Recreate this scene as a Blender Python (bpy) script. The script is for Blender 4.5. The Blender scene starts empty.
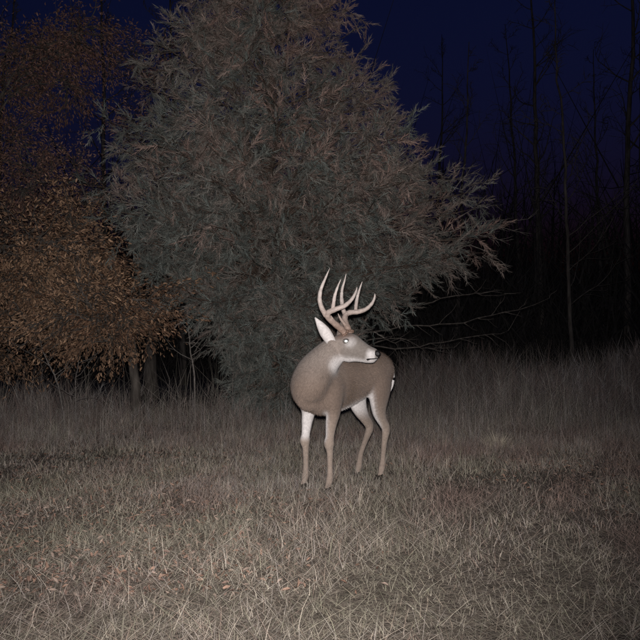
import bpy, math, random
import numpy as np
from mathutils import Vector, Matrix
from mathutils.kdtree import KDTree

rng = np.random.default_rng(7)
random.seed(7)
scene = bpy.context.scene
COL = scene.collection

# ------------------------------------------------------------------ camera
CAM_H = 1.05
FPX = 719.0                         # focal length in photograph pixels (640 wide)
PITCH = math.atan(22 / FPX)         # eye level sits 22 px below the middle
cam_d = bpy.data.cameras.new('camera')
cam = bpy.data.objects.new('camera', cam_d)
COL.objects.link(cam)
cam.location = (0, 0, CAM_H)
cam.rotation_euler = (math.pi / 2 + PITCH, 0, 0)
cam_d.sensor_width = 36
cam_d.lens = 36 * FPX / 640
cam_d.clip_start = 0.05
cam_d.clip_end = 1000
scene.camera = cam

# ------------------------------------------------------------------ sky before sunrise
world = bpy.data.worlds.new('World')
scene.world = world
world.use_nodes = True
wn = world.node_tree
bg = wn.nodes['Background']
sky = wn.nodes.new('ShaderNodeTexSky')
sky.sky_type = 'NISHITA'
sky.sun_disc = False
sky.sun_elevation = math.radians(-2.05)
sky.sun_rotation = math.radians(200)
sky.ozone_density = 4.6
wn.links.new(sky.outputs['Color'], bg.inputs['Color'])
bg.inputs['Strength'].default_value = 0.15
world.cycles.sampling_method = 'NONE'

# ------------------------------------------------------------------ the flash just above the lens
fl_d = bpy.data.lights.new('camera_flash', 'SPOT')
fl_d.energy = 1220
fl_d.color = (1.0, 0.950, 0.945)
fl_d.spot_size = math.radians(90)
fl_d.spot_blend = 1.0
fl_d.shadow_soft_size = 0.025
fl = bpy.data.objects.new('camera_flash', fl_d)
COL.objects.link(fl)
fl.location = (0.0, 0.02, CAM_H + 0.07)
fl.rotation_euler = (math.pi / 2 + math.radians(8.0), 0, math.radians(4.5))

vs = scene.view_settings
vs.view_transform = 'Standard'
vs.look = 'None'
vs.exposure = 0
vs.gamma = 1
vs.use_curve_mapping = False
scene.render.engine = 'CYCLES'
scene.cycles.use_denoising = False
scene.cycles.sample_clamp_direct = 6
scene.cycles.sample_clamp_indirect = 2
scene.cycles.max_bounces = 3
scene.cycles.diffuse_bounces = 1
scene.cycles.glossy_bounces = 2
scene.cycles.transmission_bounces = 2
scene.cycles.transparent_max_bounces = 4


def U(px, py, depth):
    """point in the place seen at photograph pixel (px, py), depth metres ahead"""
    X = (px - 320) / FPX
    Z = (320 - py) / FPX
    c, s = math.cos(PITCH), math.sin(PITCH)
    k = depth / (c - Z * s)
    return np.array([k * X, k * (c - Z * s), CAM_H + k * (s + Z * c)])


# ------------------------------------------------------------------ helpers
def tag(o, label=None, cat=None, group=None, kind=None):
    if label: o['label'] = label
    if cat: o['category'] = cat
    if group: o['group'] = group
    if kind: o['kind'] = kind
    return o


def link(name, data, parent=None):
    o = bpy.data.objects.new(name, data)
    COL.objects.link(o)
    if parent is not None:
        o.parent = parent
    return o


def empty(name, loc=(0, 0, 0), rz=0.0):
    o = link(name, None)
    o.empty_display_size = 0.2
    o.location = loc
    o.rotation_euler = (0, 0, rz)
    return o


def mesh_np(name, V, F, mat, col=None, smooth=False):
    """triangle mesh from numpy arrays, with an optional point colour"""
    V = np.asarray(V, dtype=np.float32)
    F = np.asarray(F, dtype=np.int32)
    me = bpy.data.meshes.new(name)
    me.vertices.add(len(V))
    me.vertices.foreach_set('co', V.ravel())
    k = F.shape[1]
    me.loops.add(F.size)
    me.loops.foreach_set('vertex_index', F.ravel())
    me.polygons.add(len(F))
    me.polygons.foreach_set('loop_start', np.arange(0, F.size, k, dtype=np.int32))
    me.polygons.foreach_set('loop_total', np.full(len(F), k, dtype=np.int32))
    if smooth:
        me.polygons.foreach_set('use_smooth', np.ones(len(F), dtype=bool))
    if col is not None:
        ca = me.color_attributes.new('Col', 'FLOAT_COLOR', 'POINT')
        c4 = np.ones((len(V), 4), dtype=np.float32)
        c4[:, :3] = col
        ca.data.foreach_set('color', c4.ravel())
    me.update()
    me.validate()
    me.materials.append(mat)
    return me


class Geo:
    """collects triangles"""
    def __init__(self):
        self.v, self.f, self.c, self.n = [], [], [], 0

    def add(self, V, F, c=None):
        V = np.asarray(V, dtype=np.float32)
        self.v.append(V)
        self.f.append(np.asarray(F, dtype=np.int32) + self.n)
        if c is not None:
            c = np.asarray(c, dtype=np.float32)
            if c.ndim == 1:
                c = np.repeat(c[None], len(V), 0)
            self.c.append(c)
        self.n += len(V)

    def mesh(self, name, mat, smooth=False, origin=None):
        V = np.concatenate(self.v)
        if origin is not None:
            V = V - np.asarray(origin, dtype=np.float32)
        return mesh_np(name, V, np.concatenate(self.f), mat,
                       np.concatenate(self.c) if self.c else None, smooth)


def catmull(P, n):
    """resample a polyline (rows may carry radii too) as a smooth curve"""
    P = np.asarray(P, float)
    if len(P) < 3:
        t = np.linspace(0, 1, n)[:, None]
        return P[0] * (1 - t) + P[-1] * t
    Q = np.vstack([2 * P[0] - P[1], P, 2 * P[-1] - P[-2]])
    m = len(P) - 1
    out = []
    for g in np.linspace(0, m, n):
        i = min(int(g), m - 1)
        t = g - i
        a, b, c, d = Q[i], Q[i + 1], Q[i + 2], Q[i + 3]
        out.append(.5 * ((2 * b) + (-a + c) * t + (2 * a - 5 * b + 4 * c - d) * t * t + (-a + 3 * b - 3 * c + d) * t ** 3))
    return np.array(out)


_ringcache = {}


def tube(pts, rad, sides=5, cap=True):
    """round tapered tube along a polyline"""
    P = np.asarray(pts, float)
    r = np.asarray(rad, float)
    n = len(P)
    T = np.gradient(P, axis=0)
    T /= np.linalg.norm(T, axis=1)[:, None] + 1e-9
    ref = np.array([0, 0, 1.0]) if abs(T[0][2]) < .9 else np.array([1.0, 0, 0])
    A = np.cross(T, ref)
    A /= np.linalg.norm(A, axis=1)[:, None] + 1e-9
    B = np.cross(T, A)
    if sides not in _ringcache:
        a = np.linspace(0, 2 * np.pi, sides, endpoint=False)
        _ringcache[sides] = (np.cos(a), np.sin(a))
    ca, sa = _ringcache[sides]
    V = P[:, None] + r[:, None, None] * (ca[None, :, None] * A[:, None] + sa[None, :, None] * B[:, None])
    V = V.reshape(-1, 3)
    key = ('f', n, sides, cap)
    if key not in _ringcache:
        F = []
        for i in range(n - 1):
            for j in range(sides):
                a0, a1 = i * sides + j, i * sides + (j + 1) % sides
                b0, b1 = a0 + sides, a1 + sides
                F += [(a0, b0, a1), (a1, b0, b1)]
        if cap:
            for j in range(1, sides - 1):
                F.append((0, j, j + 1))
                e = (n - 1) * sides
                F.append((e, e + j + 1, e + j))
        _ringcache[key] = np.array(F, dtype=np.int32)
    return V, _ringcache[key]


# ------------------------------------------------------------------ materials
def nodes_of(m):
    m.use_nodes = True
    nt = m.node_tree
    return nt, nt.nodes['Principled BSDF']


def mat_vcol(name, rough=.9, nscale=30, namp=.35, bump=0.0, bscale=200, spec=.2, sheen=0.0, metallic=0.0):
    """the thing's own colour (attribute) broken up by procedural noise"""
    m = bpy.data.materials.new(name)
    nt, p = nodes_of(m)
    at = nt.nodes.new('ShaderNodeAttribute'); at.attribute_name = 'Col'
    tc = nt.nodes.new('ShaderNodeTexCoord')
    no = nt.nodes.new('ShaderNodeTexNoise')
    no.inputs['Scale'].default_value = nscale
    no.inputs['Detail'].default_value = 4
    nt.links.new(tc.outputs['Object'], no.inputs['Vector'])
    mr = nt.nodes.new('ShaderNodeMapRange')
    mr.inputs['From Min'].default_value = .3
    mr.inputs['From Max'].default_value = .7
    mr.inputs['To Min'].default_value = 1 - namp
    mr.inputs['To Max'].default_value = 1 + namp
    nt.links.new(no.outputs['Fac'], mr.inputs['Value'])
    mx = nt.nodes.new('ShaderNodeVectorMath'); mx.operation = 'SCALE'
    nt.links.new(at.outputs['Color'], mx.inputs[0])
    nt.links.new(mr.outputs['Result'], mx.inputs['Scale'])
    nt.links.new(mx.outputs['Vector'], p.inputs['Base Color'])
    p.inputs['Roughness'].default_value = rough
    p.inputs['Specular IOR Level'].default_value = spec
    p.inputs['Metallic'].default_value = metallic
    if sheen:
        p.inputs['Sheen Weight'].default_value = sheen
    if bump:
        n2 = nt.nodes.new('ShaderNodeTexNoise')
        n2.inputs['Scale'].default_value = bscale
        n2.inputs['Detail'].default_value = 5
        nt.links.new(tc.outputs['Object'], n2.inputs['Vector'])
        bp = nt.nodes.new('ShaderNodeBump')
        bp.inputs['Strength'].default_value = bump
        bp.inputs['Distance'].default_value = .01
        nt.links.new(n2.outputs['Fac'], bp.inputs['Height'])
        nt.links.new(bp.outputs['Normal'], p.inputs['Normal'])
    return m


def mat_plain(name, c1, c2, scale=20, rough=.8, bump=.3, bscale=60, stretch=(1, 1, 1), spec=.25):
    m = bpy.data.materials.new(name)
    nt, p = nodes_of(m)
    tc = nt.nodes.new('ShaderNodeTexCoord')
    mp = nt.nodes.new('ShaderNodeMapping')
    mp.inputs['Scale'].default_value = stretch
    nt.links.new(tc.outputs['Object'], mp.inputs['Vector'])
    no = nt.nodes.new('ShaderNodeTexNoise')
    no.inputs['Scale'].default_value = scale
    no.inputs['Detail'].default_value = 6
    nt.links.new(mp.outputs['Vector'], no.inputs['Vector'])
    cr = nt.nodes.new('ShaderNodeValToRGB')
    cr.color_ramp.elements[0].position = .3
    cr.color_ramp.elements[0].color = (*c1, 1)
    cr.color_ramp.elements[1].position = .7
    cr.color_ramp.elements[1].color = (*c2, 1)
    nt.links.new(no.outputs['Fac'], cr.inputs['Fac'])
    nt.links.new(cr.outputs['Color'], p.inputs['Base Color'])
    p.inputs['Roughness'].default_value = rough
    p.inputs['Specular IOR Level'].default_value = spec
    if bump:
        n2 = nt.nodes.new('ShaderNodeTexNoise')
        n2.inputs['Scale'].default_value = bscale
        n2.inputs['Detail'].default_value = 5
        nt.links.new(mp.outputs['Vector'], n2.inputs['Vector'])
        bp = nt.nodes.new('ShaderNodeBump')
        bp.inputs['Strength'].default_value = bump
        bp.inputs['Distance'].default_value = .02
        nt.links.new(n2.outputs['Fac'], bp.inputs['Height'])
        nt.links.new(bp.outputs['Normal'], p.inputs['Normal'])
    return m


M_SOIL = mat_plain('soil', (.10, .082, .064), (.24, .20, .16), 14, .95, .8, 40)
M_GRASS = mat_vcol('dry_grass_blades', .85, 3, .25)
M_LEAF = mat_vcol('dead_leaf', .8, 60, .2)
M_CEDAR = mat_vcol('cedar_spray', .85, 8, .3)
M_BARK = mat_plain('grey_bark', (.05, .042, .036), (.16, .14, .12), 14, .95, .8, 45, (1, 1, .25))
M_CBARK = mat_plain('cedar_bark', (.06, .042, .032), (.16, .12, .095), 18, .95, .8, 60, (1, 1, .12))
M_FAR = mat_plain('far_bark', (.018, .016, .015), (.055, .05, .046), 6, .95, 0)
M_TWIG = mat_plain('pale_dead_wood', (.12, .105, .09), (.26, .235, .21), 25, .9, .4, 80)
M_FUR = mat_vcol('deer_coat', .9, 55, .16, .35, 260, .15, .15)
M_HAIR = mat_vcol('deer_hair', .75, 90, .12, 0, 200, .2)
M_ANTLER = mat_vcol('antler_bone', .5, 40, .22, .5, 90, .35)
M_HOOF = mat_plain('hoof_horn', (.012, .010, .009), (.035, .028, .024), 40, .5, .2, 90)
M_NOSE = mat_plain('wet_nose', (.008, .007, .007), (.022, .019, .018), 120, .35, .3, 300, spec=.5)


def mat_eye():
    m = bpy.data.materials.new('flash_lit_eye')
    nt, p = nodes_of(m)
    tc = nt.nodes.new('ShaderNodeTexCoord')
    no = nt.nodes.new('ShaderNodeTexNoise'); no.inputs['Scale'].default_value = 90
    nt.links.new(tc.outputs['Object'], no.inputs['Vector'])
    cr = nt.nodes.new('ShaderNodeValToRGB')
    cr.color_ramp.elements[0].color = (.80, .84, .78, 1)
    cr.color_ramp.elements[1].color = (.95, .95, .90, 1)
    nt.links.new(no.outputs['Fac'], cr.inputs['Fac'])
    nt.links.new(cr.outputs['Color'], p.inputs['Base Color'])
    p.inputs['Metallic'].default_value = 1.0
    p.inputs['Roughness'].default_value = .36
    return m


M_EYE = mat_eye()
M_LID = mat_plain('eyelid_skin', (.10, .08, .066), (.18, .15, .13), 60, .7, .2, 200)


# ------------------------------------------------------------------ ground
def ground_z(x, y):
    return (.012 * np.sin(x * 1.1 + .4) * np.sin(y * .9 + 1.0) + .004 * np.sin(x * 3.1) * np.sin(y * 2.7 + .5)
            + .012 * np.sin(x * .5 - y * .35))


def build_ground():
    xs = np.concatenate([np.linspace(-300, -14, 14), np.linspace(-13, 13, 150), np.linspace(14, 300, 14)])
    ys = np.concatenate([np.linspace(-60, -3, 8), np.linspace(-2, 24, 150), np.linspace(25, 400, 16)])
    X, Y = np.meshgrid(xs, ys)
    V = np.stack([X, Y, ground_z(X, Y)], -1).reshape(-1, 3)
    w = len(xs)
    i = (np.arange(len(ys) - 1)[:, None] * w + np.arange(w - 1)[None]).ravel()
    F = np.concatenate([np.stack([i, i + 1, i + w], 1), np.stack([i + 1, i + w + 1, i + w], 1)])
    o = link('ground', mesh_np('ground', V, F, M_SOIL, smooth=True))
    tag(o, 'bare brown soil of the clearing under the dry grass', kind='structure')


build_ground()

def spray_template(thin=1.0):
    """one feathery cedar spray, about one unit long: thin slivers fanned round a bending axis"""
    V, F = [], []
    r = np.random.default_rng(5)
    for i in range(20):
        t = i / 19
        b = np.array([t * .72, 0, -.05 * t * t])
        az = r.uniform(0, 2 * math.pi)
        el = r.uniform(.35, .95) * (1 - .55 * t)
        d = np.array([math.cos(el), math.sin(el) * math.cos(az), math.sin(el) * math.sin(az)])
        ln = r.uniform(.22, .42) * (1.1 - .35 * t)
        s = np.cross(d, r.normal(0, 1, 3)); s /= np.linalg.norm(s)
        w = .0155 * thin
        k = len(V)
        V += [b - s * w, b + s * w, b + d * ln]
        F += [(k, k + 1, k + 2)]
    return np.array(V), np.array(F)


def place_sprays(P, Dr, size, col, thin=1.0):
    Vt, Ft = spray_template(thin)
    n, m = len(P), len(Vt)
    a = Dr / (np.linalg.norm(Dr, axis=1)[:, None] + 1e-9)
    r = rng.normal(0, 1, (n, 3))
    b = np.cross(a, r); b /= np.linalg.norm(b, axis=1)[:, None]
    c = np.cross(a, b)
    V = P[:, None] + size[:, None, None] * (Vt[None, :, 0:1] * a[:, None] + Vt[None, :, 1:2] * b[:, None] + Vt[None, :, 2:3] * c[:, None])
    F = (Ft[None] + (np.arange(n) * m)[:, None, None]).reshape(-1, 3)
    return V.reshape(-1, 3), F, np.repeat(col, m, 0)


# ------------------------------------------------------------------ grass
PAL = np.array([(.37, .315, .255), (.31, .265, .215), (.45, .39, .32), (.25, .235, .17), (.29, .21, .17), (.36, .315, .28)]) * 1.14


def patch(x, y, s, seed):
    r = np.random.default_rng(seed)
    v = np.zeros_like(x)
    for _ in range(6):
        a, b, p, q = r.normal(0, s), r.normal(0, s), r.uniform(0, 6.28), r.uniform(.5, 1)
        v += q * np.sin(a * x + b * y + p)
    return v / 2.2


def blades(x, y, h, w, lean, col, az=None, z0=None, kink=0.0):
    n = len(x)
    z = ground_z(x, y) - .008 if z0 is None else z0
    if az is None:
        az = rng.uniform(0, 2 * np.pi, n)
    fa = rng.uniform(0, np.pi, n)
    D = np.stack([np.cos(az), np.sin(az), np.zeros(n)], 1)
    S = np.stack([np.cos(fa), np.sin(fa), np.zeros(n)], 1) * (w / 2)[:, None]
    B = np.stack([x, y, z], 1)
    up = np.zeros((n, 3)); up[:, 2] = 1
    m = B + D * (h * lean * .36)[:, None] + up * (h * np.clip(.68 - .42 * lean, .13, .6))[:, None]
    if kink:
        ka = az + rng.normal(0, kink, n)
        D = np.stack([np.cos(ka), np.sin(ka), np.zeros(n)], 1)
    t = B + D * (h * lean)[:, None] + up * (h * np.sqrt(np.clip(1 - (lean * .75) ** 2, .03, 1)))[:, None]
    V = np.stack([B - S, B + S, m - S * .8, m + S * .8, t], 1).reshape(-1, 3)
    k = (np.arange(n) * 5)[:, None]
    F = np.concatenate([k + [0, 1, 2], k + [1, 3, 2], k + [2, 3, 4]])
    C = np.repeat(col, 5, 0)
    return V, F, C


def grass_colour(x, y, n, grey=0.0):
    pv = patch(x, y, 1.3, 3) * .55 + patch(x, y, 4.5, 4) * .6 + rng.normal(0, .12, n)
    idx = rng.integers(0, len(PAL), n)
    c = PAL[idx].copy()
    g = np.clip(pv, 0, 1)[:, None]
    c = c * (1 - .55 * g) + np.array([.27, .265, .185]) * (.55 * g)
    rd = np.clip((-pv - .05) * 1.5, 0, 1)[:, None]
    c = c * (1 - .7 * rd) + np.array([.29, .195, .165]) * (.7 * rd)
    if grey:
        lum = c.mean(1, keepdims=True)
        c = c * (1 - grey) + lum * np.array([1.03, .99, .98]) * grey
    return c * rng.uniform(.65, 1.3, n)[:, None]


def build_short_grass():
    n = 225000
    # density falls off with distance as it does on screen
    y = 2.2 + 8.6 * rng.random(n) ** 1.05
    x = rng.uniform(-1, 1, n) * (y * .50 + 1.1)
    lying = rng.random(n) < np.clip(.80 - .13 * (y - 2.6), .18, .8)
    h = np.where(lying, rng.gamma(4, .022, n), rng.gamma(2.8, .017, n) * (1 + .10 * np.clip(y - 3, 0, 5))) * (1 + .4 * patch(x, y, 2.2, 9))
    h = np.clip(h, .012, .22)
    w = rng.uniform(.0016, .0038, n) * (.55 + y * .09)
    lean = np.where(lying, rng.uniform(.95, 1.36, n), rng.uniform(.2, 1.1, n))
    V, F, C = blades(x, y, h, w, lean, grass_colour(x, y, n))
    o = link('short_dry_grass', mesh_np('short_dry_grass', V, F, M_GRASS, C))
    tag(o, 'short matted tan and olive winter grass covering the clearing', 'grass', kind='stuff')


def tall_height(x, y):
    """how tall the rough growth stands: it rises towards the trees, more so at the right"""
    right = np.clip((x - .6) / 2.6, 0, 1)
    start = 4.9 + .9 * patch(x, y, 1.0, 12) + .7 * right
    left_h = np.clip((y - start) / 4.2, 0, 1) ** 1.3 * (.36 + .10 * patch(x, y, 1.5, 31))
    right_h = np.clip((y - start) / 8.5, 0, 1) ** 1.9 * (.86 + .40 * patch(x, y, .9, 33))
    return left_h * (1 - right) + right_h * right


def build_tall_grass():
    n = 170000
    y = 4.8 + 11 * rng.random(n) ** 1.1
    x = rng.uniform(-1, 1, n) * (y * .50 + 1.5)
    H = tall_height(x, y)
    clump = patch(x, y, 4.5, 21) + patch(x, y, 10, 22) * .7
    keep = (H > .03) & ((y < 9.9 + .5 * patch(x, y, 2, 5)) | (x > .15 * y - .6)) & (rng.random(n) < np.clip(.55 + .55 * clump, .12, 1))
    x, y, H, clump = x[keep], y[keep], H[keep], clump[keep]
    n = len(x)
    h = np.clip(H * rng.gamma(3.2, .27, n) * (1 + .35 * clump), .03, 1.15)
    w = rng.uniform(.002, .0045, n)
    lean = np.where(rng.random(n) < .3, rng.uniform(.8, 1.3, n), np.abs(rng.normal(.35, .45, n)))
    c = grass_colour(x, y, n, .25) * (.84 + .12 * np.clip((y - 6) / 4, 0, 1))[:, None]
    V, F, C = blades(x, y, h, w, np.clip(lean, 0, 1.3), c, kink=1.3)
    # branching dead weeds among the blades
    m = 14000
    wy = 5.0 + 10 * rng.random(m) ** 1.1
    wx = rng.uniform(-1, 1, m) * (wy * .50 + 1.4)
    WH = tall_height(wx, wy)
    k = (WH > .06) & ((wy < 10.0) | (wx > .15 * wy - .6)) & (patch(wx, wy, 2.0, 55) + rng.normal(0, .4, m) > -.2)
    wx, wy, WH = wx[k], wy[k], WH[k]
    m = len(wx)
    P = np.stack([wx, wy, ground_z(wx, wy)], 1)
    P[:, 2] += WH * rng.uniform(0, .35, m)
    Dr = np.stack([rng.normal(0, .35, m), rng.normal(0, .35, m), np.ones(m)], 1)
    wc = np.array([(.36, .32, .295), (.32, .255, .225), (.44, .41, .38), (.27, .20, .175)])[rng.integers(0, 4, m)] * rng.uniform(.6, 1.2, m)[:, None]
    V2, F2, C2 = place_sprays(P, Dr, WH * rng.uniform(.5, 1.2, m) + .05, wc, .20)
    V = np.concatenate([V, V2]); F = np.concatenate([F, F2 + len(C)]); C = np.concatenate([C, C2])
    o = link('tall_dry_grass', mesh_np('tall_dry_grass', V, F, M_GRASS, C))
    tag(o, 'tall grey tan dead grass and weeds along the edge of the trees', 'grass', kind='stuff')


def build_litter():
    n = 20000
    y = 3.0 * (9.5 / 3.0) ** rng.random(n)
    x = rng.uniform(-1, 1, n) * (y * .50 + 1.0)
    keep = patch(x, y, 1.2, 44) + rng.normal(0, .5, n) > -.1
    x, y = x[keep], y[keep]
    n = len(x)
    z = ground_z(x, y) + rng.uniform(.0, .03, n)
    L = rng.uniform(.007, .018, n)
    V, F = leaf_cloud(np.stack([x, y, z], 1), L, flat=.45)
    cc = np.array([(.26, .155, .11), (.31, .20, .145), (.22, .145, .115), (.33, .25, .20)])[rng.integers(0, 4, n)]
    cc = cc * rng.uniform(.6, 1.2, n)[:, None]
    o = link('leaf_litter', mesh_np('leaf_litter', V, F, M_LEAF, np.repeat(cc, 7, 0)))
    tag(o, 'fallen brown oak leaves scattered through the short grass', 'leaf litter', kind='stuff')


LEAF_T = np.array([(0, 0, 0), (.55, .22, .10), (.35, -.05, .0), (.75, -.20, .08), (1.0, .34, .06), (1.25, -.05, -.02), (1.5, .0, -.16)])


def leaf_cloud(P, L, flat=0.0, axis=None):
    """lobed curled leaves (7 points, 5 triangles each) at points P with half-length L"""
    n = len(P)
    if axis is None:
        a = rng.normal(0, 1, (n, 3))
        a[:, 2] *= (1 - flat)
    else:
        a = axis + rng.normal(0, .45, (n, 3))
    a /= np.linalg.norm(a, axis=1)[:, None]
    up = rng.normal(0, 1, (n, 3))
    if flat:
        up = up * (1 - flat) + np.array([0, 0, 1.6]) * flat
    b = np.cross(up, a)
    b /= np.linalg.norm(b, axis=1)[:, None] + 1e-9
    c = np.cross(a, b)
    T = np.array([(0, 0, 0), (.55, .34, .22), (.8, .0, .0), (.45, -.26, .18), (1.55, .36, .10), (1.3, -.40, .20), (2.3, .05, -.35)])
    V = P[:, None] + L[:, None, None] * (T[None, :, 0:1] * a[:, None] + T[None, :, 1:2] * b[:, None] + T[None, :, 2:3] * c[:, None])
    k = (np.arange(n) * 7)[:, None]
    F = np.concatenate([k + [0, 1, 2], k + [0, 2, 3], k + [2, 1, 4], k + [2, 5, 3], k + [2, 4, 6], k + [2, 6, 5]])
    return V.reshape(-1, 3), F


build_short_grass()
build_tall_grass()
build_litter()


# ------------------------------------------------------------------ the deer
F_ = np.array([-.65, -.76, 0.0]); F_ /= np.linalg.norm(F_)
L_ = np.array([-F_[1], F_[0], 0.0])          # the deer's own left
O_ = np.array([-.01, 5.2, 0.0])
O_[2] = float(ground_z(O_[0], O_[1])) - .01
Zv = np.array([0, 0, 1.0])


def D(u, v, z):
    return O_ + F_ * u + L_ * v + Zv * z


BROWN = np.array((.205, .154, .122))
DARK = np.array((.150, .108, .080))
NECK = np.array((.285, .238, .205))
FACE = np.array((.235, .205, .180))
WHITE = np.array((.74, .70, .67))
LEG = np.array((.335, .268, .218))
samples = []                                 # (pos, colour, flow, hair length)


def loft(geo, st, side, colfun, flow, hair, n=26, sides=20):
    """closed tube with elliptical rings; st rows: centre(3), radius along side, other radius"""
    S = catmull(np.array([np.concatenate([c, [a, b]]) for c, a, b in st]), n)
    P, A, B = S[:, :3], np.clip(S[:, 3], .004, None), np.clip(S[:, 4], .004, None)
    T = np.gradient(P, axis=0)
    T /= np.linalg.norm(T, axis=1)[:, None]
    side = np.asarray(side, float)
    s = side[None] - T * (T @ side)[:, None]
    s /= np.linalg.norm(s, axis=1)[:, None]
    o = np.cross(T, s)
    ang = np.linspace(0, 2 * np.pi, sides, endpoint=False)
    ca, sa = np.cos(ang), np.sin(ang)
    V = P[:, None] + A[:, None, None] * ca[None, :, None] * s[:, None] + B[:, None, None] * sa[None, :, None] * o[:, None]
    N = ca[None, :, None] * s[:, None] / A[:, None, None] + sa[None, :, None] * o[:, None] / B[:, None, None]
    N /= np.linalg.norm(N, axis=2)[:, :, None]
    F = []
    for i in range(n - 1):
        for j in range(sides):
            a0, a1 = i * sides + j, i * sides + (j + 1) % sides
            F += [(a0, a1, a0 + sides), (a1, a1 + sides, a0 + sides)]
    V2 = V.reshape(-1, 3)
    k = len(V2)
    V2 = np.vstack([V2, P[0], P[-1]])
    for j in range(sides):
        F.append((k, (j + 1) % sides, j))
        e = (n - 1) * sides
        F.append((k + 1, e + j, e + (j + 1) % sides))
    geo.add(V2, F)
    for i in range(n):
        t = i / (n - 1)
        fl = flow(t) if callable(flow) else flow
        for j in range(sides):
            samples.append((V[i, j], colfun(t, V[i, j], N[i, j]), fl, hair))


def ss(a, b, x):
    t = min(1, max(0, (x - a) / (b - a)))
    return t * t * (3 - 2 * t)


def mix(a, b, t):
    return a * (1 - t) + b * t


def build_deer():
    root = empty('deer', tuple(O_))
    g = Geo()

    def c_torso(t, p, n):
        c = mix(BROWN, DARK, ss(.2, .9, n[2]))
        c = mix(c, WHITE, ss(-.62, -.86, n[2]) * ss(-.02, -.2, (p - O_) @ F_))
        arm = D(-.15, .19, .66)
        c = mix(c, DARK * .8, .8 * ss(.16, .04, np.linalg.norm((p - arm) * np.array([1, 1, .6]))))  # shade in the fold behind the near shoulder, painted into the coat colour
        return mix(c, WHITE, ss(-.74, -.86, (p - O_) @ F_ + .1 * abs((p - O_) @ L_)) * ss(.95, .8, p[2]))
    back = -F_ * .85 - Zv * .45
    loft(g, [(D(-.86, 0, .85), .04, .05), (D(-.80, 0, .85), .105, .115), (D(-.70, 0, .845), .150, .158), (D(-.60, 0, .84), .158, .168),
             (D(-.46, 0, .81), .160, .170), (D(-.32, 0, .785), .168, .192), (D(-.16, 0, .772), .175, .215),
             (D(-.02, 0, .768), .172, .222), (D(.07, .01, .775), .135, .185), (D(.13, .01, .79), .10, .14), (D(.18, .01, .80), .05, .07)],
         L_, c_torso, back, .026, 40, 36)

    # front legs; the forearm is pale inside
    def front(v, sgn):
        inner = -L_ * sgn

        def c(t, p, n):
            z = p[2] - O_[2]
            k = mix(BROWN * 1.08, LEG, ss(.62, .42, z))
            w = ss(.60, .55, z) * ss(.35, .40, z)
            d = n @ inner * .8 + n @ F_ * (.75 if sgn < 0 else .18)
            return mix(k, WHITE, w * ss(-.05, .35, d))
        loft(g, [(D(-.04, v * .85, .90), .045, .075), (D(-.01, v * 1.18, .78), .066, .112), (D(-.015, v * 1.18, .68), .066, .092),
                 (D(-.035, v * 1.04, .58), .050, .064), (D(-.015, v, .49), .038, .045), (D(0, v, .40), .030, .034),
                 (D(.008, v, .352), .036, .041), (D(0, v, .30), .024, .027), (D(-.002, v, .20), .0195, .022), (D(-.002, v, .13), .022, .025),
                 (D(.004, v, .098), .026, .029), (D(.018, v, .062), .021, .024), (D(.03, v, .034), .024, .028)],
             L_, c, -Zv + F_ * .02, .010, 46, 18)
    front(.105, 1)
    front(-.125, -1)

    # hind legs
    def hind(v, sgn, du, dh):
        inner = -L_ * sgn

        def c(t, p, n):
            z = p[2] - O_[2]
            k = mix(BROWN, LEG, ss(.66, .44, z))
            d = n @ inner * .75 + n @ F_ * .65
            w = ss(.36, .47, z) * ss(.80, .70, z) if sgn > 0 else ss(.44, .56, z) * ss(.80, .70, z)
            return mix(k, WHITE, w * ss(.0, .4, d))
        loft(g, [(D(-.60, v * .75, .90), .05, .09), (D(-.605, v * 1.05, .80), .070, .135), (D(-.60, v * 1.12, .70), .066, .128),
                 (D(-.60, v * 1.08, .61), .056, .098), (D(-.615 + du * .4, v * 1.0, .53), .045, .068), (D(-.655 + du * .8, v, .46), .033, .046),
                 (D(-.695 + du, v, .410), .030, .043), (D(-.70 + du, v, .368), .028, .038), (D(-.675 + du * .7 + dh * .3, v, .30), .023, .026),
                 (D(-.65 + dh * .7, v, .20), .0195, .0225), (D(-.635 + dh, v, .13), .022, .025), (D(-.625 + dh, v, .098), .026, .029),
                 (D(-.612 + dh, v, .062), .021, .024), (D(-.60 + dh, v, .034), .024, .028)],
             L_, c, -Zv - F_ * .1, .011, 48, 18)
    hind(.095, 1, .0, -.02)
    hind(-.10, -1, -.045, .02)

    # neck and head, turned back over the left shoulder
    hd = U(377, 355, 4.95) - U(340, 347, 5.08)
    hd /= np.linalg.norm(hd)
    hl = np.cross(Zv, hd); hl /= np.linalg.norm(hl)        # the head's own left (away from the lens)
    hu = np.cross(hd, hl)

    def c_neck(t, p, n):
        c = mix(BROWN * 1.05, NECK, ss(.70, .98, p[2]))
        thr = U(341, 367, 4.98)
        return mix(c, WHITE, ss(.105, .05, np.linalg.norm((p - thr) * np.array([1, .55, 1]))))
    nflow = np.array([-.45, -.1, -.9])
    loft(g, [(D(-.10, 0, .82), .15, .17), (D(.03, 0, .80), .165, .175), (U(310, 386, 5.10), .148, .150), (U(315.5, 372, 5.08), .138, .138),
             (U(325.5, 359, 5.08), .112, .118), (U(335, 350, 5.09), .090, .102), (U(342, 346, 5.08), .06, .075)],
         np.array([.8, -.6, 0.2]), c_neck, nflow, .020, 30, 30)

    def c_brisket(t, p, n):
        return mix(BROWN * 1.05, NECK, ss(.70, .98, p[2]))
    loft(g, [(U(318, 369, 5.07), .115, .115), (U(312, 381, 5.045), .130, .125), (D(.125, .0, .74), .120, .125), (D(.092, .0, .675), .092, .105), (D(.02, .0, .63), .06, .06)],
         np.array([.8, -.6, 0.2]), c_brisket, nflow, .020, 22, 26)

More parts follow.
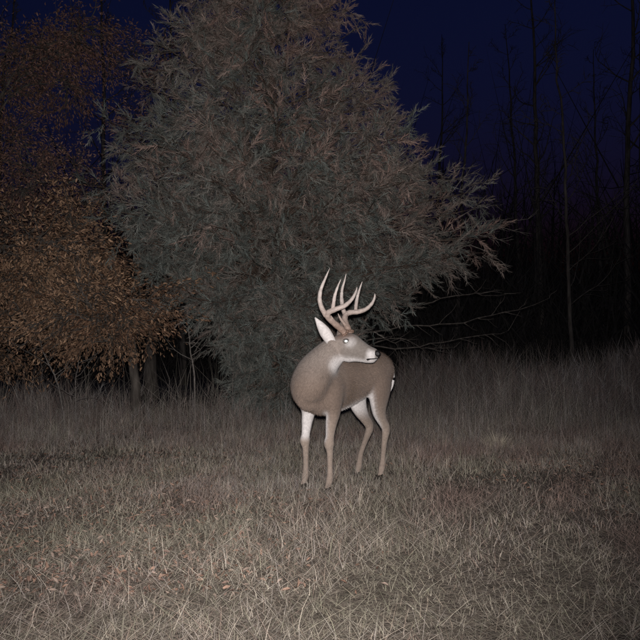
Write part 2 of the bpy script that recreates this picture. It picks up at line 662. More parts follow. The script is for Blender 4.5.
    def c_head(t, p, n):
        c = mix(NECK, FACE, ss(.15, .4, t))
        low = -(n @ hu)
        c = mix(c, WHITE, ss(.35, .75, low) * ss(.1, .3, t))
        mz = ss(.66, .74, t) * ss(.95, .9, t)
        c = mix(c, WHITE * .95, mz * ss(.5, -.1, abs(n @ hu) - .35))
        eye = U(350, 341, 4.97)
        c = mix(c, WHITE * .75, .7 * ss(.055, .03, np.linalg.norm(p - eye)))
        return mix(c, np.array((.15, .085, .060)), .85 * ss(.35, .75, n @ hu) * ss(.48, .25, t))
    loft(g, [(U(332, 346, 5.10), .050, .055), (U(339, 346, 5.085), .072, .085), (U(346, 347, 5.06), .076, .100), (U(352, 348.5, 5.035), .071, .100),
             (U(359, 351, 5.01), .056, .079), (U(366, 353.8, 4.985), .047, .064), (U(371.5, 355.2, 4.965), .043, .056),
             (U(375.7, 356.0, 4.952), .035, .046), (U(378, 356.6, 4.945), .012, .018)],
         hl, c_head, -hd, .008, 36, 28)

    # union into one continuous surface
    tmp = bpy.data.meshes.new('tmp')
    V, F = np.concatenate(g.v), np.concatenate(g.f)
    tmp.from_pydata([tuple(v - O_) for v in V], [], [tuple(map(int, f)) for f in F])
    to = link('tmp', tmp)
    rm = to.modifiers.new('r', 'REMESH'); rm.mode = 'VOXEL'; rm.voxel_size = .0068
    sm = to.modifiers.new('s', 'SMOOTH'); sm.factor = .5; sm.iterations = 7
    dg = bpy.context.evaluated_depsgraph_get()
    body_me = bpy.data.meshes.new_from_object(to.evaluated_get(dg))
    bpy.data.objects.remove(to)
    bpy.data.meshes.remove(tmp)
    body_me.name = 'body'
    nv = len(body_me.vertices)
    bv = np.empty(nv * 3, dtype=np.float32); body_me.vertices.foreach_get('co', bv); bv = bv.reshape(-1, 3)
    bn = np.empty(nv * 3, dtype=np.float32); body_me.vertices.foreach_get('normal', bn); bn = bn.reshape(-1, 3)
    ne = len(body_me.edges)
    ed = np.empty(ne * 2, dtype=np.int32); body_me.edges.foreach_get('vertices', ed); ed = ed.reshape(-1, 2)
    deg = np.bincount(ed.ravel(), minlength=nv).astype(float)
    hc = U(358, 350, 5.0) - O_
    mask = np.clip((bv[:, 2] - .50) / .16, 0, 1) * np.clip((np.linalg.norm(bv - hc, axis=1) - .13) / .08, 0, 1)
    pos = bv.astype(float)
    for it in range(44):
        acc = np.zeros_like(pos)
        for k in range(3):
            acc[:, k] = np.bincount(ed[:, 0], pos[ed[:, 1], k], nv) + np.bincount(ed[:, 1], pos[ed[:, 0], k], nv)
        pos += (acc / deg[:, None] - pos) * (.6 * mask)[:, None]
    bv = pos.astype(np.float32)
    body_me.vertices.foreach_set('co', bv.ravel()); body_me.update()
    bn = np.empty(nv * 3, dtype=np.float32); body_me.vertices.foreach_get('normal', bn); bn = bn.reshape(-1, 3)
    SP = np.array([s[0] for s in samples]) - O_
    SC = np.array([s[1] for s in samples]); SF = np.array([s[2] for s in samples]); SH = np.array([s[3] for s in samples])
    kd = KDTree(len(SP))
    for i, p in enumerate(SP):
        kd.insert(p, i)
    kd.balance()
    mott = patch(bv[:, 0] * 9, bv[:, 2] * 9 + bv[:, 1] * 7, 1.0, 77)
    bc = np.zeros((nv, 4), dtype=np.float32); bc[:, 3] = 1
    bf = np.zeros((nv, 3)); bh = np.zeros(nv)
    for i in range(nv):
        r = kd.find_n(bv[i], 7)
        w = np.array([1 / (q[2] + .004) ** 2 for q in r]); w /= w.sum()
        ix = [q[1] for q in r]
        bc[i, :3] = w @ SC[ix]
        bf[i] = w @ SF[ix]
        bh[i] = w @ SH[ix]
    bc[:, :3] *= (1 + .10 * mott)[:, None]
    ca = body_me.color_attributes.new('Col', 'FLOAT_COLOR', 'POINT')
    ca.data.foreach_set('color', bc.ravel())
    body_me.polygons.foreach_set('use_smooth', np.ones(len(body_me.polygons), dtype=bool))
    body_me.materials.clear(); body_me.materials.append(M_FUR)
    body = link('body', body_me, root)

    # coat of short hairs lying along the body
    body_me.calc_loop_triangles()
    nt_ = len(body_me.loop_triangles)
    tri = np.empty(nt_ * 3, dtype=np.int32); body_me.loop_triangles.foreach_get('vertices', tri); tri = tri.reshape(-1, 3)
    a, b, c = bv[tri[:, 0]], bv[tri[:, 1]], bv[tri[:, 2]]
    ar = np.linalg.norm(np.cross(b - a, c - a), axis=1)
    nh = 90000
    pick = rng.choice(nt_, nh, p=ar / ar.sum())
    r1, r2 = np.sqrt(rng.random(nh)), rng.random(nh)
    W = np.stack([1 - r1, r1 * (1 - r2), r1 * r2], 1)
    T = tri[pick]
    P = (bv[T] * W[:, :, None]).sum(1); N = (bn[T] * W[:, :, None]).sum(1); C = (bc[T][:, :, :3] * W[:, :, None]).sum(1)
    FL = (bf[T] * W[:, :, None]).sum(1); H = (bh[T] * W).sum(1) * rng.uniform(.5, 1.2, nh)
    FL = FL - N * (FL * N).sum(1)[:, None]
    FL /= np.linalg.norm(FL, axis=1)[:, None] + 1e-6
    d = FL + N * rng.uniform(.12, .42, nh)[:, None] + rng.normal(0, .16, (nh, 3))
    d /= np.linalg.norm(d, axis=1)[:, None]
    s = np.cross(d, N); s /= np.linalg.norm(s, axis=1)[:, None] + 1e-6
    wd = rng.uniform(.0008, .0016, nh)[:, None]
    V = np.stack([P - s * wd - N * .001, P + s * wd - N * .001, P + d * H[:, None]], 1).reshape(-1, 3)
    Fh = np.arange(nh * 3).reshape(-1, 3)
    Ch = np.repeat(C * rng.uniform(.72, 1.28, nh)[:, None], 3, 0)
    fur = link('fur', mesh_np('fur', V, Fh, M_HAIR, Ch), root)
    fur['kind'] = 'stuff'

    # ears: cupped leaves with a pale inside
    def ear(base, tip, width, face, name='ear'):
        ax = tip - base
        ln = np.linalg.norm(ax); ax = ax / ln
        face = face - ax * (face @ ax); face /= np.linalg.norm(face)
        sd = np.cross(ax, face)
        ns, nw = 15, 11
        Vi, Vo, Ci, Co = [], [], [], []
        for i in range(ns):
            t = i / (ns - 1)
            w = width * (math.sin(math.pi * min(1, .14 + .86 * t) ** .9) ** .8) * (1 if t < .99 else .05) * (.75 + .25 * t if t < .5 else .9)
            w = max(w, .004)
            for j in range(nw):
                q = j / (nw - 1) * 2 - 1
                cup = .75 * w * (1 - q * q) * (1.1 - .5 * t)
                p = base + ax * ln * t + sd * w * q - face * cup + face * .02 * math.sin(t * 2.2)
                Vi.append(p + face * .0025); Vo.append(p - face * .0035)
                e = ss(.65, 1.0, abs(q))
                Ci.append(mix(WHITE * .95, NECK * .9, .35 * e)); Co.append(mix(NECK, BROWN, .6))
        V = np.array(Vi + Vo) - O_
        off = ns * nw
        F = []
        for i in range(ns - 1):
            for j in range(nw - 1):
                k = i * nw + j
                F += [(k, k + 1, k + nw), (k + 1, k + nw + 1, k + nw), (off + k, off + k + nw, off + k + 1), (off + k + 1, off + k + nw, off + k + nw + 1)]
        rim = [i * nw for i in range(ns)] + [(ns - 1) * nw + j for j in range(1, nw)] + [i * nw + nw - 1 for i in range(ns - 2, -1, -1)] + [j for j in range(nw - 2, 0, -1)]
        for q in range(len(rim)):
            m0, m1 = rim[q], rim[(q + 1) % len(rim)]
            F += [(m0, m0 + off, m1), (m1, m0 + off, m1 + off)]
        return link(name, mesh_np(name, V, F, M_FUR, np.array(Ci + Co), True), root)
    ear(U(334.5, 347, 5.03), U(314.5, 317.5, 4.99), .046, np.array([.12, -1, .10]))
    ear(U(339, 339, 5.15), U(341, 316, 5.26), .046, np.array([.75, .55, .05]))

    # antlers: main beam and tines flow together into one mesh each
    def antler(beam, tines, name):
        a = Geo()

        def put(rows, n, sides=12):
            R = catmull(np.array([np.concatenate([U(px, py, d), [r]]) for px, py, d, r in rows]), n)
            rad = R[:, 3] * (1 + .05 * np.sin(np.arange(n) * 1.9) + rng.normal(0, .025, n))
            rad[-1] = .0015
            V, F = tube(R[:, :3], rad, sides)
            top = np.array([R[0, 2]])
            z = V[:, 2]
            k = np.clip((z - 1.13) / .25, 0, 1)[:, None]
            C = np.array((.30, .21, .165)) * (1 - k) + np.array((.54, .475, .43)) * k
            a.add(V - O_, F, C)
        put(beam, 40)
        for t in tines:
            put(t, 22, 10)
        # knobbly burr where the antler meets the skull
        b0 = U(*beam[0][:3]); b1 = U(*beam[1][:3]); ax = (b1 - b0) / np.linalg.norm(b1 - b0)
        for q in range(11):
            th = q * 2 * math.pi / 11
            s1 = np.cross(ax, hl); s1 /= np.linalg.norm(s1); s2 = np.cross(ax, s1)
            c = b0 + ax * .012 + (s1 * math.cos(th) + s2 * math.sin(th)) * .026
            V, F = tube([c - ax * .008, c, c + ax * .009], [.005, .0125, .004], 6)
            a.add(V - O_, F, np.array((.21, .135, .10)))
        o = link(name, a.mesh(name, M_ANTLER, True), root)
        return o
    antler([(346, 334.5, 5.045, .023), (341, 329, 5.03, .024), (334, 323, 4.99, .022), (327.5, 316.5, 4.955, .021), (328.5, 312.5, 4.94, .020), (336, 309.0, 4.93, .0185), (345, 305.5, 4.935, .016),
            (352, 299, 4.95, .0125), (356, 291.5, 4.965, .008), (357, 287, 4.97, .002)],
           [[(326.5, 316, 4.955, .019), (321.8, 308, 4.94, .0175), (319.6, 299, 4.925, .0155), (321, 289, 4.92, .0125), (325.5, 278, 4.93, .008), (329.8, 268, 4.94, .002)],
            [(332.5, 311.5, 4.935, .014), (333.6, 303, 4.925, .0135), (335, 295, 4.92, .0115), (338, 286, 4.925, .007), (341, 279, 4.93, .002)],
            [(338.5, 327.5, 5.02, .013), (335, 322.5, 4.985, .011), (332.5, 318.5, 4.96, .007), (330.8, 315.5, 4.945, .002)]], 'antler')
    antler([(350, 334, 5.10, .023), (347.5, 328, 5.12, .024), (345, 321, 5.15, .022), (345.5, 315, 5.18, .0205), (350, 312.5, 5.195, .019), (357.5, 311.8, 5.20, .0185), (365.5, 309.3, 5.20, .0155),
            (371.5, 304, 5.19, .0125), (374.6, 297.5, 5.18, .008), (374.8, 293.5, 5.175, .002)],
           [[(345.6, 316, 5.18, .018), (342.8, 308, 5.20, .0165), (341.6, 299, 5.215, .0145), (342, 290, 5.22, .011), (344.5, 281, 5.21, .007), (346.2, 273.5, 5.205, .002)],
            [(355.5, 312, 5.20, .014), (356.2, 304, 5.215, .0135), (357.6, 296, 5.22, .0115), (360, 288, 5.215, .007), (362.3, 281.5, 5.21, .002)],
            [(346, 326, 5.12, .013), (342.5, 321.5, 5.11, .011), (339.8, 317.5, 5.10, .007), (338, 313.5, 5.095, .002)]], 'antler')

    # eyes with the flash shining back out of them, dark lids round them
    def ball(c, r, squash, ax, mat, name, parent):
        gseg, V, F = 14, [], []
        ax = ax / np.linalg.norm(ax)
        s1 = np.cross(ax, Zv); s1 /= np.linalg.norm(s1); s2 = np.cross(s1, ax)
        for i in range(1, gseg):
            th = math.pi * i / gseg
            for j in range(gseg):
                ph = 2 * math.pi * j / gseg
                V.append(c + ax * r * squash * math.cos(th) + (s1 * math.cos(ph) * 1.0 + s2 * math.sin(ph) * .82) * r * math.sin(th))
        k = len(V)
        V += [c + ax * r * squash, c - ax * r * squash]
        for i in range(gseg - 2):
            for j in range(gseg):
                a0, a1 = i * gseg + j, i * gseg + (j + 1) % gseg
                F += [(a0, a0 + gseg, a1), (a1, a0 + gseg, a1 + gseg)]
        for j in range(gseg):
            F.append((k, j, (j + 1) % gseg))
            e = (gseg - 2) * gseg
            F.append((k + 1, e + (j + 1) % gseg, e + j))
        return link(name, mesh_np(name, np.array(V) - O_, F, mat, None, True), parent)
    for sgn, base in ((-1, U(350, 341.2, 5.04)), (1, U(350, 341.2, 5.04))):
        c = base + hl * sgn * .0655
        out = hl * sgn + hd * .15
        if sgn < 0:
            out = np.array([0, -1, .0]) + out * .25
        e = ball(c, .0195, .40, out, M_EYE, 'eye', root)
        lid = ball(c - out / np.linalg.norm(out) * .003, .0245, .30, out, M_LID, 'eyelid', e)

    # nose pad with nostrils, and the line of the mouth
    nz = Geo()
    V, F = tube([U(374.6, 351.6, 4.945), U(377.0, 353.2, 4.938), U(378.6, 355, 4.932), U(378.6, 357, 4.935)], [.012, .023, .020, .008], 12)
    nz.add(V - O_, F)
    nose = link('nose', nz.mesh('nose', M_NOSE, True), root)
    mg = Geo()
    V, F = tube([U(378, 358.2, 4.925), U(374, 358.8, 4.922), U(370.5, 359.0, 4.928), U(367.6, 359.6, 4.938), U(366.3, 359.2, 4.946)], [.002, .004, .0045, .0075, .002], 7)
    mg.add(V - O_, F)
    link('mouth', mg.mesh('mouth', M_NOSE, True), root)

    # cloven hooves
    def hoof(u, v):
        h = Geo()
        for q in (-1, 1):
            rows = [(u - .022, .038, .018), (u - .004, .030, .021), (u + .018, .020, .019), (u + .045, .008, .006)]
            P = np.array([D(a, v + q * .0155 * (1 - .25 * (i / 3)), z) for i, (a, z, r) in enumerate(rows)])
            V, F = tube(P, [r for _, _, r in rows], 9)
            V[:, 2] = np.maximum(V[:, 2], O_[2] + .002)
            h.add(V - O_, F)
        link('hoof', h.mesh('hoof', M_HOOF, True), root)
    hoof(.04, .105); hoof(.04, -.125); hoof(-.61, .095); hoof(-.57, -.10)

    # tail: brown above, white fringe
    t = Geo()
    R = catmull(np.array([np.concatenate([D(u, 0, z), [r]]) for u, z, r in ((-.83, .93, .02), (-.875, .88, .035), (-.895, .80, .045), (-.89, .72, .035), (-.885, .66, .006))]), 14)
    V, F = tube(R[:, :3], R[:, 3], 14)
    d = (V - np.repeat(R[:, :3], 14, 0)); dn = d / (np.linalg.norm(d, axis=1)[:, None] + 1e-6)
    k = np.clip((dn @ F_) * 1.5 + .6 + np.abs(dn @ L_) * .6, 0, 1)[:, None]
    V = np.repeat(R[:, :3], 14, 0) + d - F_ * (d @ F_)[:, None] * .5
    t.add(V - O_, F, BROWN * (1 - k) + WHITE * k)
    link('tail', t.mesh('tail', M_FUR, True), root)
    tag(root, 'antlered white-tailed buck standing in short grass, head turned over its shoulder', 'deer')


build_deer()


# ------------------------------------------------------------------ trees
def wander(p, d, length, n, wob, grav=0.0, up=0.0):
    """a crooked growing line"""
    p = np.array(p, float); d = np.array(d, float)
    d /= np.linalg.norm(d)
    P = [p.copy()]
    st = length / (n - 1)
    for i in range(n - 1):
        d = d + rng.normal(0, wob, 3) + np.array([0, 0, up - grav * (i / n)])
        d /= np.linalg.norm(d)
        p = p + d * st
        P.append(p.copy())
    return np.array(P)


def perp(d):
    d = d / np.linalg.norm(d)
    a = rng.normal(0, 1, 3)
    a -= d * (a @ d)
    return a / np.linalg.norm(a)


def z_at(x, y):
    return float(ground_z(np.float64(x), np.float64(y)))


# --- the cedar behind the deer
def build_cedar():
    bx, by = (268 - 320) / FPX * 9.6, 9.6
    base = np.array([bx, by, z_at(bx, by) - .05])
    root = empty('cedar_tree', tuple(base))
    zs = np.array([.3, .55, 1.01, 1.47, 1.87, 2.46, 3.19, 3.85, 5.0, 6.6, 7.2])
    Rr = np.array([.5, .75, 1.30, 1.75, 2.2, 3.0, 2.75, 2.1, 1.4, .5, .1])
    Rl = np.array([.2, .32, .40, .78, 1.55, 2.05, 2.3, 2.2, 1.6, .5, .1])
    Rf = np.array([.5, .8, 1.1, 1.35, 1.6, 1.9, 1.9, 1.7, 1.3, .5, .1])

    def env(z, az):
        c, s = math.cos(az), math.sin(az)
        side = np.interp(z, zs, Rr if c > 0 else Rl)
        fb = np.interp(z, zs, Rf)
        return 1 / math.sqrt((c / side) ** 2 + (s / fb) ** 2)
    # trunk
    tr = catmull(np.array([[bx, by, base[2]], [bx + .06, by + .03, 1.2], [bx - .02, by, 2.8], [bx + .03, by - .02, 4.6], [bx, by, 6.9]]), 26)
    tr -= base
    V, F = tube(tr, np.linspace(.17, .012, 26) * (1 + .5 * np.exp(-np.arange(26) * .9)), 12)
    link('trunk', mesh_np('trunk', V, F, M_CBARK, None, True), root)
    lg, SP, SD, SS, SC = Geo(), [], [], [], []
    nl = 400
    for i in range(nl):
        zt = .45 + 6.6 * (rng.random() ** 1.12) if i % 4 else rng.uniform(1.3, 3.9)
        az = rng.uniform(0, 2 * math.pi) if i % 3 else rng.uniform(math.pi * 1.15, math.pi * 2.15)
        R = env(zt, az) * rng.uniform(.72, 1.06)
        rd = np.array([math.cos(az), math.sin(az), 0])
        tip = np.array([0, 0, zt]) + rd * R
        z0 = max(.2, zt - R * rng.uniform(.15, .5))
        tb = tr[min(25, int(z0 / 6.9 * 25))]
        st = np.array([tb[0], tb[1], z0])
        mid = st * .5 + tip * .5 + np.array([0, 0, .10 * R]) + rng.normal(0, .06, 3)
        L = catmull(np.array([st, mid, tip]), 9)
        ln = np.linalg.norm(tip - st)
        V, F = tube(L, np.linspace(.008 + .006 * ln, .003, 9), 5)
        lg.add(V, F)
        tone = rng.normal(0, 1)
        nb = int(6 + 4.5 * ln)
        for k in range(nb):
            t = .22 + .78 * (k + rng.random()) / nb
            p = L[min(8, int(t * 8))] * (1 - (t * 8) % 1) + L[min(8, int(t * 8) + 1)] * ((t * 8) % 1)
            bl = rng.uniform(.22, .55) * (1.1 - .45 * t)
            d = rd * .7 + perp(rd) * .85 + np.array([0, 0, .12])
            Q = wander(p, d, bl, 5, .10, .25)
            if k % 2 == 0:
                V, F = tube(Q, np.linspace(.006, .002, 5), 3, False)
                lg.add(V, F)
            for q in range(1, 5):
                for _ in range(2):
                    SP.append(Q[q]); SD.append((Q[q] - Q[q - 1]) / bl * 4 + rng.normal(0, .42, 3) + np.array([0, 0, -.05]))
                    SS.append(rng.uniform(.12, .25))
                    bz = np.clip(.08 + .13 * (Q[q][2] - 2.0) + .10 * Q[q][0] + .30 * tone + rng.normal(0, .18), 0, 1)
                    dd = np.clip(rng.normal(.12, .16) + (.25 if R < .6 * env(zt, az) else 0), 0, .8)
                    c = mix(np.array((.160, .182, .163)), np.array((.34, .225, .185)), bz)
                    c = mix(c, np.array((.29, .25, .21)), dd)
                    SC.append(c * rng.uniform(.5, 1.4))
    link('branchwork', lg.mesh('branchwork', M_CBARK), root)['kind'] = 'stuff'
    V, F, C = place_sprays(np.array(SP), np.array(SD), np.array(SS), np.array(SC))
    link('crown', mesh_np('crown', V, F, M_CEDAR, C), root)
    # long wispy twigs sticking out on the right
    wt = [((455, 205), (487, 181), .25), ((452, 192), (478, 172), .2), ((450, 232), (514, 222), .3), ((455, 243), (528, 219), .3), ((455, 240), (505, 241), .1),
          ((470, 245), (507, 266), -.1), ((448, 250), (488, 262), 0), ((440, 262), (470, 285), 0), ((438, 270), (455, 290), 0), ((458, 218), (500, 205), .2), ((462, 228), (520, 232), .1),
          ((430, 268), (472, 276), .1), ((448, 178), (470, 168), .1)]
    for (p0, p1, dz) in wt:
        dep = rng.uniform(9.2, 10.0)
        a, b = U(*p0, dep) - base, U(*p1, dep + rng.uniform(-.3, .3)) - base
        w = Geo()
        m = (a + b) / 2 + np.array([0, 0, .05 + dz * .1])
        L = catmull(np.array([a, m, b]), 10)
        V, F = tube(L, np.linspace(.008, .002, 10), 4)
        w.add(V, F)
        for k in range(3, 10):
            for _ in range(2):
                d = (L[k] - L[k - 1]); d /= np.linalg.norm(d)
                Q = wander(L[k], d + perp(d) * .6, rng.uniform(.06, .2), 4, .15)
                V, F = tube(Q, np.linspace(.004, .0012, 4), 3, False)
                w.add(V, F)
        link('twig', w.mesh('twig', M_TWIG), root)
    # bare dead lower limbs reaching right over the grass
    db = [((300, 345), (395, 326), (465, 320), (548, 291)), ((310, 338), (400, 345), (455, 330), (505, 324)), ((330, 352), (395, 340), (428, 350), (452, 349)),
          ((330, 300), (415, 300), (462, 288), (506, 288)), ((340, 352), (385, 343), (408, 352), (420, 364))]
    for pts in db:
        dep = rng.uniform(9.6, 10.6)
        L = catmull(np.array([U(px, py, dep + .12 * i) - base for i, (px, py) in enumerate(pts)]), 18)
        L += np.cumsum(rng.normal(0, .017, L.shape), 0)
        w = Geo()
        V, F = tube(L, np.linspace(.012, .003, 18), 5)
        w.add(V, F)
        for k in range(5, 18):
            if rng.random() < .75:
                d = L[k] - L[k - 1]; d /= np.linalg.norm(d)
                Q = wander(L[k], d + perp(d) * .8, rng.uniform(.12, .45), 6, .16)
                V, F = tube(Q, np.linspace(.006, .0015, 6), 4, False)
                w.add(V, F)
                if rng.random() < .6:
                    Q2 = wander(Q[3], (Q[4] - Q[3]) / .1 + perp(d) * .7, rng.uniform(.08, .2), 4, .15)
                    V, F = tube(Q2, np.linspace(.003, .001, 4), 3, False)
                    w.add(V, F)
        link('dead_limb', w.mesh('dead_limb', M_BARK), root)
    tag(root, 'large grey green cedar with bronze tips spreading behind the deer', 'tree')


build_cedar()


# --- leaf-holding oaks at the left
def build_oak(name, base_px, depth, height, lean, limbs, leafcol, leafcol2, nleaf, label, r0, lsize=(.015, .029), clumpr=.30):
    bx = (base_px - 320) / FPX * depth
    base = np.array([bx, depth, z_at(bx, depth) - .05])
    root = empty(name, tuple(base))
    n = 22
    tr = catmull(np.array([[0, 0, 0], [lean * .1, 0, height * .3], [lean * .45, .05, height * .65], [lean, 0, height]]), n)
    tr[:, :2] += np.cumsum(rng.normal(0, .012, (n, 2)), 0)
    V, F = tube(tr, np.linspace(r0, .012, n) * (1 + .6 * np.exp(-np.arange(n) * 1.1)), 12)
    link('trunk', mesh_np('trunk', V, F, M_BARK, None, True), root)
    P, A, CL = [], [], []
    per = nleaf / len(limbs)
    mains = []
    for li, (px, py, dep) in enumerate(limbs):       # each limb ends where a bough of leaves hangs
        tip = U(px, py, dep) - base
        zt = max(.35, tip[2] - .5 * np.linalg.norm(tip[:2] - tr[min(n - 1, int(max(0, tip[2]) / height * n))][:2]))
        k = min(n - 2, int(zt / height * (n - 1)))
        st = tr[max(k, int(.42 * n))]
        if li >= 9:                                  # later boughs leave the nearest main limb
            cand = np.concatenate(mains)
            cost = np.linalg.norm(cand - tip, axis=1) + .35 * np.clip(cand[:, 2] - tip[2], 0, None)
            st = cand[int(np.argmin(np.abs(cost - .55)))]
        ln = np.linalg.norm(tip - st)
        L = catmull(np.array([st, st * .55 + tip * .45 + np.array([0, 0, .12 * ln]) + rng.normal(0, .05 * ln, 3), tip]), 12)
        L[1:] += np.cumsum(rng.normal(0, .014, L[1:].shape), 0)
        if li < 9:
            mains.append(L[3:])
        b = Geo()
        V, F = tube(L, np.linspace(min(.028, .008 + .009 * ln), .004, 12), 6)
        b.add(V, F)
        nb = 16
        tone = rng.normal(0, 1)
        for q in range(nb):
            i = int(3 + 9 * q / nb)
            d = L[i] - L[i - 1]; d /= np.linalg.norm(d)
            Q = wander(L[i], d * .8 + perp(d), rng.uniform(.25, .62), 7, .16)
            V, F = tube(Q, np.linspace(.008, .002, 7), 4, False)
            b.add(V, F)
            for s in range(3):
                j = 2 + s * 2
                dd = Q[j] - Q[j - 1]; dd /= np.linalg.norm(dd)
                Q2 = wander(Q[j], dd + perp(dd) * .9, rng.uniform(.12, .3), 5, .18)
                V, F = tube(Q2, np.linspace(.004, .0012, 5), 3, False)
                b.add(V, F)
                for _ in range(max(1, int(per / nb / 3))):
                    w = rng.random()
                    pp = Q2[1 + int(w * 3.99)] + rng.normal(0, .05, 3)
                    P.append(pp); A.append(dd + np.array([0, 0, -.45]))
                    c = mix(np.array(leafcol), np.array(leafcol2), np.clip(.5 + .3 * tone + rng.normal(0, .3), 0, 1))
                    CL.append(c * rng.uniform(.5, 1.35))
        link('limb', b.mesh('limb', M_BARK), root)
    V, F = leaf_cloud(np.array(P), rng.uniform(*lsize, len(P)), axis=np.array(A))
    link('crown', mesh_np('crown', V, F, M_LEAF, np.repeat(np.array(CL), 7, 0)), root)
    tag(root, label, 'tree')
    return root


def jit(rect, n, d0, d1, keep=None):
    out = []
    while len(out) < n:
        px, py = rng.uniform(rect[0], rect[2]), rng.uniform(rect[1], rect[3])
        if keep is None or keep(px, py):
            out.append((px, py, rng.uniform(d0, d1)))
    return out


def in_oak(px, py):                                  # where the orange brown boughs hang
    top = np.interp(px, [-80, 0, 45, 75, 110, 150, 178], [225, 235, 225, 200, 232, 270, 282])
    bot = np.interp(px, [-80, 0, 45, 75, 110, 150, 178], [375, 372, 352, 335, 330, 322, 306])
    return top < py < bot


build_oak('oak_tree', 140, 9.3, 3.1, -.75, jit((-85, 190, 182, 385), 50, 8.0, 9.6, in_oak), (.16, .088, .055), (.37, .235, .145), 30000,
          'young oak holding orange brown dead leaves at the left edge', .075)
build_oak('red_oak_tree', -40, 10.8, 5.2, .4, jit((-110, 30, 100, 285), 46, 9.9, 11.4), (.16, .086, .066), (.26, .150, .112), 26000,
          'taller dim red brown oak behind the orange leaved oak', .10)
build_oak('background_oak_tree', 150, 13.2, 7.0, .2, jit((20, 20, 300, 215), 34, 12.0, 13.8), (.26, .14, .11), (.38, .23, .18), 16000,
          'tall oak with reddish leaves rising behind the cedar', .12)


# --- saplings
def build_sapling(name, pts, depth, r, label, nbr=8):
    Pw = np.array([U(px, py, depth) for px, py in pts])
    Pw[0, 2] = z_at(Pw[0, 0], Pw[0, 1]) - .03
    base = Pw[0].copy()
    root = empty(name, tuple(base))
    L = catmull(Pw - base, 20)
    L[1:-1] += np.cumsum(rng.normal(0, .004, (18, 3)), 0)
    V, F = tube(L, np.linspace(r, r * .35, 20), 7)
    link('stem', mesh_np('stem', V, F, M_TWIG, None, True), root)
    for k in range(nbr):
        b = Geo()
        i = int(8 + 11 * k / nbr)
        d = L[i] - L[i - 1]; d /= np.linalg.norm(d)
        s = perp(d); s[2] = abs(s[2])
        Q = wander(L[i], d * .5 + s, rng.uniform(.2, .6), 7, .15)
        V, F = tube(Q, np.linspace(r * .45, .0012, 7), 4, False)
        b.add(V, F)
        for j in (3, 5):
            Q2 = wander(Q[j], (Q[j] - Q[j - 1]) / .08 + perp(d) * .8, rng.uniform(.1, .25), 5, .18)
            V, F = tube(Q2, np.linspace(r * .22, .001, 5), 3, False)
            b.add(V, F)
        link('branch', b.mesh('branch', M_TWIG), root)
    tag(root, label, 'sapling')


build_sapling('sapling', [(196, 425), (193, 375), (189, 345), (188, 320)], 8.7, .014, 'thin pale sapling in front of the dark hollow left of the cedar')
build_sapling('sapling', [(66, 425), (58, 390), (46, 362), (38, 335)], 8.5, .013, 'slanting bare sapling under the orange oak leaves', 7)
build_sapling('sapling', [(77, 440), (77, 410), (78, 380), (80, 360)], 8.0, .008, 'short upright bare sapling right of the slanting one', 6)
build_sapling('sapling', [(233, 425), (232, 385), (231, 355), (233, 330)], 9.1, .008, 'short thin sapling at the right edge of the dark hollow', 5)


# --- bare woods beyond
def bare_tree_meshes(h, r, nb, first, seed):
    global rng
    keep = rng
    rng = np.random.default_rng(seed)
    n = 24
    tr = np.zeros((n, 3)); tr[:, 2] = np.linspace(-.1, h, n)
    tr[:, :2] += np.cumsum(rng.normal(0, .045, (n, 2)), 0) * np.linspace(0, 1, n)[:, None]
    V, F = tube(tr, np.linspace(r, .012, n) ** 1.0 * (1 + .35 * np.exp(-np.arange(n) * 1.5)), 9)
    trunk = mesh_np('trunk', V, F, M_BARK, None, True)
    b = Geo()
    for k in range(nb):
        t = first + (1 - first) * (k + rng.random()) / nb
        i = min(n - 1, int(t * (n - 1)))
        s = perp(np.array([0, 0, 1.0]))
        ln = (h * .26) * (1.15 - t) * rng.uniform(.6, 1.2)
        Q = wander(tr[i], s + np.array([0, 0, .75]), ln, 9, .12, 0, .05)
        V, F = tube(Q, np.linspace(r * .34 * (1.2 - t), .004, 9), 5, False)
        b.add(V, F)
        for j in range(2, 9):
            d = Q[j] - Q[j - 1]; d /= np.linalg.norm(d)
            Q2 = wander(Q[j], d + perp(d) * .8, ln * rng.uniform(.2, .45), 6, .14)
            V, F = tube(Q2, np.linspace(.010, .003, 6), 3, False)
            b.add(V, F)
            for m in (2, 3, 4):
                Q3 = wander(Q2[m], (Q2[m] - Q2[m - 1]) / .2 + perp(d) * .8, ln * rng.uniform(.08, .22), 4, .15)
                V, F = tube(Q3, np.linspace(.005, .002, 4), 3, False)
                b.add(V, F)
    br = b.mesh('crown', M_BARK)
    rng = keep
    return trunk, br


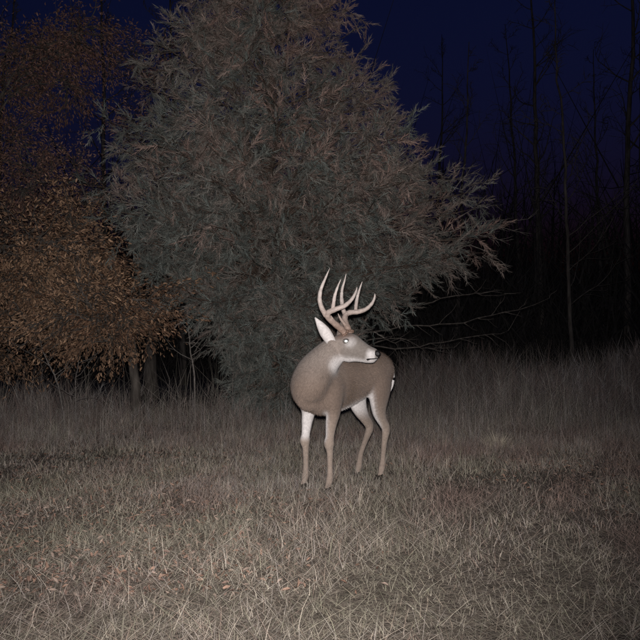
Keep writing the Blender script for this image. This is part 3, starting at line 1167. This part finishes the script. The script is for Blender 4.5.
def build_woods():
    kinds = [bare_tree_meshes(11, .085, 20, .30, 1), bare_tree_meshes(14, .12, 22, .38, 2), bare_tree_meshes(9, .055, 18, .22, 3), bare_tree_meshes(13, .10, 20, .45, 4)]

    def put(x, y, k, sc, label, group=None, tilt=(0, 0)):
        o = empty('bare_tree', (x, y, z_at(x, y)), rng.uniform(0, 6.28))
        o.rotation_euler[0], o.rotation_euler[1] = tilt
        o.scale = (sc, sc, sc)
        link('trunk', kinds[k][0], o)
        link('crown', kinds[k][1], o)
        tag(o, label, 'tree', group)
    put(5.75, 16.4, 2, 1.0, 'pale slender bare tree standing nearest at the edge of the dark woods', None, (0, -.05))
    spots = [(3.9, 21), (7.0, 22.5), (8.6, 20.2), (9.7, 24.5), (7.7, 27), (10.9, 20.6), (4.6, 29.5), (9.2, 31), (11.8, 26), (13.6, 30)]
    ords = ['first', 'second', 'third', 'fourth', 'fifth', 'sixth', 'seventh', 'eighth', 'ninth', 'tenth']
    for i, (x, y) in enumerate(sorted(spots, key=lambda p: -p[0] / p[1])):
        put(x, y, i % 4, rng.uniform(.85, 1.2), 'bare tree deep in the dark woods, %s tree from the right edge' % ords[i], 'bare trees in the dark woods at right', (rng.normal(0, .03), rng.normal(0, .03)))
    for i, (x, y) in enumerate(sorted([(-3.4, 18), (-5.8, 20), (-7.6, 16.5), (-9.2, 19.5)], key=lambda p: p[0] / p[1])):
        put(x, y, (i + 1) % 4, rng.uniform(.9, 1.2), 'bare tree in the dark behind the oaks, %s from the left edge' % ords[i], 'bare trees behind the cedar and oaks', (rng.normal(0, .03), rng.normal(0, .03)))
    # the far wood: trunks and brush that read as one mass
    g = Geo()
    for _ in range(360):
        y = rng.uniform(30, 62)
        x = rng.uniform(-.75, .85) * y
        h = rng.uniform(4.5, 10)
        P = np.array([[x, y, -.2], [x + rng.normal(0, .2), y, h * .5], [x + rng.normal(0, .5), y, h]])
        V, F = tube(P, [rng.uniform(.06, .17), .07, .01], 5, False)
        g.add(V, F)
        for _ in range(14):
            t = rng.uniform(.15, 1)
            p = np.array([x, y, h * t])
            Q = wander(p, np.array([rng.normal(), rng.normal(), .6]), rng.uniform(.8, 2.6), 4, .2)
            V, F = tube(Q, [.03, .02, .014, .006], 3, False)
            g.add(V, F)
    n = 46000                                         # brush and thicket stems, one sliver each
    by = rng.uniform(18, 48, n); bx = rng.uniform(-.75, .85, n) * by
    bh = rng.gamma(4, .5, n) * (.6 + by * .035)
    B = np.stack([bx, by, bh * rng.uniform(0, .8, n) - .05], 1)
    T = B + np.stack([rng.normal(0, .38, n), rng.normal(0, .38, n), rng.uniform(.3, 1, n)], 1) * (bh * .7)[:, None]
    wv = np.stack([rng.uniform(.010, .028, n), rng.normal(0, .01, n), np.zeros(n)], 1)
    g.add(np.stack([B - wv, B + wv, T], 1).reshape(-1, 3), np.arange(n * 3).reshape(-1, 3))
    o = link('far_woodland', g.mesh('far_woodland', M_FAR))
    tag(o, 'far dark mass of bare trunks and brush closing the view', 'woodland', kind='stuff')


build_woods()


# --- a few weeds that stand out
def build_tuft(px, py, label, n=300, h=.21, colr=(.56, .49, .38)):
    d = FPX * CAM_H / (py - 342)
    x = (px - 320) / FPX * d
    r = np.abs(rng.normal(0, .05, n)); a = rng.uniform(0, 6.28, n)
    V, F, C = blades(x + r * np.cos(a), d + r * np.sin(a), rng.uniform(.5, 1.1, n) * h, rng.uniform(.003, .005, n), rng.uniform(.2, 1.0, n),
                     np.array(colr) * rng.uniform(.7, 1.2, n)[:, None], az=a)
    b = np.array([x, d, z_at(x, d)])
    o = link('grass_tuft', mesh_np('grass_tuft', V - b, F, M_GRASS, C))
    o.location = b
    tag(o, label, 'grass tuft')


build_tuft(497, 448, 'pale clump of dry grass alone in the open right of the deer')
